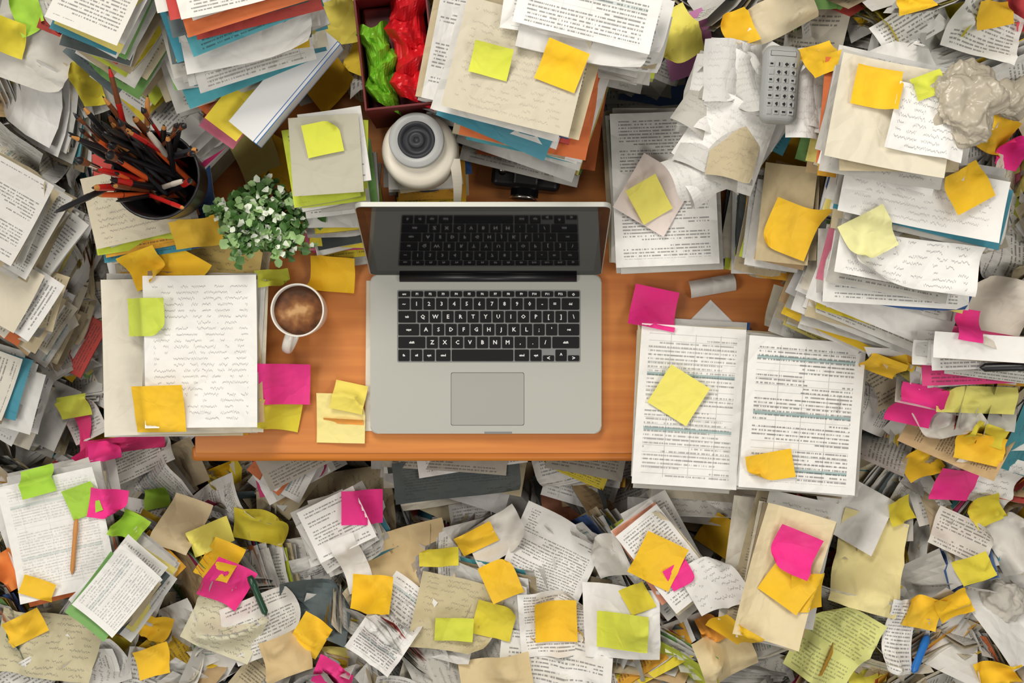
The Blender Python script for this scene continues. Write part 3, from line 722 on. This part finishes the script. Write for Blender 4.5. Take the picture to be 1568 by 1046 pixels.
# ------------------------------------------------------------------ sticky notes
G, Pa, Li, Pk, Ol, Gr = 'F8C60A', 'F5EA6C', 'DCE244', 'F4148E', 'E0D030', 'A6D63A'
notes = [
 (530, 32, 66, 62, 8, 'F0DF60'), (498, 122, 70, 66, 38, G), (425, 247, 76, 66, -28, G), (495, 213, 56, 50, 12, Li), (752, 96, 60, 46, -14, Li), (860, 103, 66, 62, -22, G),
 (1030, 58, 76, 76, 30, Pa), (993, 307, 52, 58, 30, Pa), (1202, 237, 74, 70, -30, G), (1209, 352, 74, 76, -22, G), (1260, 90, 56, 56, 18, G), (1340, 136, 70, 60, -10, G), (1330, 361, 70, 68, 28, 'F3F0AC'),
 (1479, 288, 66, 62, 28, G), (1520, 203, 60, 52, -25, G), (1420, 132, 50, 36, 20, Li), (1000, 472, 68, 62, -12, Pk), (1038, 605, 70, 68, -32, Pa), (1178, 714, 72, 44, 10, G),
 (1400, 620, 62, 62, -12, Pk), (1458, 741, 56, 54, -2, Pk), (1409, 707, 52, 50, 35, G), (1498, 686, 66, 44, -12, G), (1510, 665, 56, 30, -20, Ol),
 (225, 486, 64, 58, 0, 'CFE04A'), (245, 626, 82, 72, 2, G), (272, 415, 84, 68, -30, G), (225, 412, 60, 50, 20, G), (438, 588, 72, 62, -2, Pk), (430, 636, 56, 44, -12, Ol),
 (523, 640, 74, 76, -1, 'F5E896'), (527, 645, 62, 8, -3, 'F0A040'), (510, 421, 68, 52, -4, G), (419, 426, 42, 26, 10, Li), (305, 358, 70, 40, 10, 'E0B424'), (392, 235, 60, 80, 15, 'D2C878'), (135, 130, 30, 60, 15, Ol),
 (555, 776, 60, 52, 0, Pk), (570, 906, 62, 52, -4, G), (767, 887, 52, 58, 25, G), (851, 949, 64, 64, 2, G), (952, 966, 74, 58, 0, Li), (757, 949, 62, 54, -14, Ol), (696, 961, 58, 36, -4, Li),
 (1007, 858, 68, 72, -25, G), (1107, 821, 62, 56, -32, G), (1205, 895, 70, 60, -35, G), (1235, 905, 50, 60, 5, G), (1040, 880, 40, 36, 30, Pk), (1122, 965, 56, 40, -30, G),
 (350, 892, 62, 62, -30, Pk), (400, 804, 80, 50, -10, Ol), (62, 736, 50, 42, 15, Gr), (128, 766, 50, 48, 20, Gr), (166, 771, 50, 46, -10, Pk), (203, 806, 46, 36, -25, Gr), (242, 762, 36, 30, 10, Gr),
 (237, 957, 50, 46, -25, G), (236, 1011, 48, 44, 15, G), (476, 972, 50, 52, -30, G), (1411, 936, 60, 52, -14, G), (1456, 925, 50, 44, 30, G), (730, 825, 60, 34, 25, G), (672, 852, 60, 30, 0, Ol),
 (115, 622, 40, 34, 10, Li), (40, 960, 50, 40, 25, G), (1545, 235, 40, 44, -15, Pk), (1480, 498, 36, 50, -10, Pk), (1520, 25, 60, 36, 12, G), (1130, 45, 44, 60, 20, G), (1520, 1030, 60, 40, 10, G), (1400, 5, 50, 30, 10, G),
 (1505, 780, 46, 44, 30, Ol), (1375, 780, 40, 40, 20, Ol), (975, 915, 40, 40, 30, Ol), (510, 1035, 60, 44, -20, Pk), (325, 820, 50, 40, 20, Pa), (20, 870, 40, 60, 30, 'EE8A3A'), (45, 20, 50, 60, 20, Gr), (20, 60, 44, 50, -20, Ol), (1490, 870, 50, 40, 25, Ol),
 (1090, 962, 40, 36, 20, 'F0A030'), (1350, 560, 60, 24, -20, G), (60, 900, 50, 30, -20, G), (160, 690, 40, 30, 10, Pk), (1560, 20, 30, 60, 10, 'E83A50'),
]
second = [(340, 856, 50, 48, -25, G), (1213, 843, 66, 66, -22, Pk), (535, 608, 50, 44, -12, 'F0DF60')]
for i, (px, py, w, h, r, c) in enumerate(notes + second):
    if i == len(notes): dep = dg()
    crump = .18 if i % 3 == 1 else .08
    lay('sticky_note', px, py, w, h, r, c, (0, 0, 0), dep, curl=(rng.normal(.001, .0015), 0), crease=crump, corner=.05 if i % 3 == 0 else 0, wave=.001, edgecurl=rng.uniform(.004, .016), n=12, lift=.0030)
dep = dg()

# ------------------------------------------------------------------ pens lying around
def loose(name, pa, pb, r, cols, mats_):
    ha, hb = hit_at(dep, *pa), hit_at(dep, *pb)
    a, b_ = Vector(ha), Vector(hb); mid = hit_at(dep, (pa[0]+pb[0])/2, (pa[1]+pb[1])/2)
    lift = max(0, mid.z - (a.z + b_.z) / 2)
    a.z += r + lift; b_.z += r + lift
    a = Vector(at(*pa, a.z)); b_ = Vector(at(*pb, b_.z)); c0 = (a + b_) / 2
    bm = bmesh.new(); rod(bm, a - c0, b_ - c0, [(0, r*.15, cols[2]), (.02, r*.3, cols[1]), (.09, r, cols[0]), (.7, r, cols[0]), (.72, r*1.12, cols[0]), (.94, r*1.05, cols[0]), (.95, r*.9, cols[1]), (1, r*.8, cols[1])], 12)
    mk(name, bm, mats_, None, c0)
loose('pencil', (110, 880), (117, 795), .0035, (0, 1, 2), [PWOOD, PWOOD, BLACK])
loose('marker_pen', (408, 942), (382, 882), .0055, (0, 0, 0), [simple('dark_green', (0.01, 0.06, 0.03), .3)])
loose('marker_pen', (1500, 563), (1585, 561), .006, (0, 0, 0), [BLACK])
loose('highlighter_pen', (1448, 118), (1485, 97), .006, (0, 0, 0), [GREENP])
loose('marker_pen', (1398, 1030), (1420, 975), .006, (0, 0, 0), [BLUEP])

# ------------------------------------------------------------------ grey pocket calculator, rounded body
hz = max(hit_at(dep, 1197 + a, 128 + b_).z for a in (-20, 0, 20) for b_ in (-45, -20, 0, 20, 45)) - .006
bm = bmesh.new(); rbox(bm, -.025, .025, -.052, .052, 0, .030, .013, 6, 0)
for r_ in range(7):
    for c_ in range(4):
        kx, ky = -.0145 + c_ * .0097, -.038 + r_ * .0105
        rbox(bm, kx - .0036, kx + .0036, ky - .0034, ky + .0034, .0290, .0312, .0007, 1, 1)
        if rng.random() < .9: rbox(bm, kx - .0024, kx + .0024 * rng.uniform(.3, 1), ky - .0009, ky + .0014, .0308, .0315, 0, 1, 2)
        if rng.random() < .7: rbox(bm, kx - .0009, kx + .0008, ky - .0025, ky + .0025, .0308, .03145, 0, 1, 2)
rbox(bm, -.017, .017, .036, .043, .0285, .0306, .0005, 1, 2)
c_ = at(1197, 128, hz + .03); o = mk('pocket_calculator', bm, [MGREY, simple('calc_key', lin('B5B7B4'), .5), BLACK], None, (c_[0], c_[1], hz), False, math.radians(-4))

# ------------------------------------------------------------------ crumpled things
def crumple(name, px, py, r, mat, seedv, flat=.6, sub=5):
    hp = hit_at(dep, px, py); bm = bmesh.new(); bmesh.ops.create_icosphere(bm, subdivisions=sub, radius=1)
    sv = Vector((seedv, 3, 1))
    for v_ in bm.verts:
        d = v_.co.normalized(); w_ = d + .25 * mn.noise_vector(d * 2.2 + sv)
        n1 = mn.noise(d * 1.5 + sv); n2 = mn.ridged_multi_fractal(w_ * 1.7 + sv, .9, 2.1, 4, 1.0, 2.0)
        k = .82 + .45 * n1 + .16 * n2
        v_.co = d * k * r; v_.co.z *= flat
    zc = hp.z + r * flat * .5; c_ = at(px, py, zc)
    return mk(name, bm, [mat], None, c_, True)
PGC = simple('crumpled_grey', lin('C6C1B6'), .7, var=.2, bscale=20)
crumple('crumpled_paper_ball', 1535, 920, .032, PGC, 0)
PL = simple('clear_film', lin('DDD2BC'), .28, var=.55, bscale=22)
PL.node_tree.nodes['Principled BSDF'].inputs['Transmission Weight'].default_value = .15
crumple('crumpled_plastic_bag', 1480, 160, .048, PL, 50.2, .55, 6)
crumple('crumpled_plastic_bag', 1548, 150, .028, PL, 61.2, .55)

# ------------------------------------------------------------------ light, camera
w = bpy.data.worlds.new('world'); scene.world = w; w.use_nodes = True
w.node_tree.nodes['Background'].inputs[0].default_value = (1, .98, .95, 1); w.node_tree.nodes['Background'].inputs[1].default_value = .22
def softbox(name, loc, size, power, col=(1, .95, .87), tgt=(0, 0, .75)):
    L = bpy.data.lights.new(name, 'AREA'); L.shape = 'SQUARE'; L.size = size; L.energy = power; L.color = col
    lo = bpy.data.objects.new(name, L); COL.objects.link(lo); lo.location = loc
    lo.rotation_euler = (Vector(tgt) - lo.location).to_track_quat('-Z', 'Y').to_euler()
softbox('added_key_light', (-.5, 1.75, 3.1), 1.0, 46)  # added area light, strongest of an unseen ring kept clear of laptop reflections
softbox('added_fill_light', (-1.75, .0, 3.1), .9, 22)  # this and the next two: added area lights completing the ring
softbox('added_fill_light', (1.75, .0, 3.1), .9, 19)
softbox('added_fill_light', (.2, -1.7, 3.1), .9, 15)
cd = bpy.data.cameras.new('camera'); co = bpy.data.objects.new('camera', cd); COL.objects.link(co)
cd.sensor_width = 36; cd.lens = 36 * 2.25 / 1.568; co.location = (0, 0, CZ); co.rotation_euler = (0, 0, 0)
scene.camera = co
scene.view_settings.view_transform = 'Standard'
scene.view_settings.look = 'None'
print('faces', sum(len(o.data.polygons) for o in scene.objects if o.type == 'MESH'))
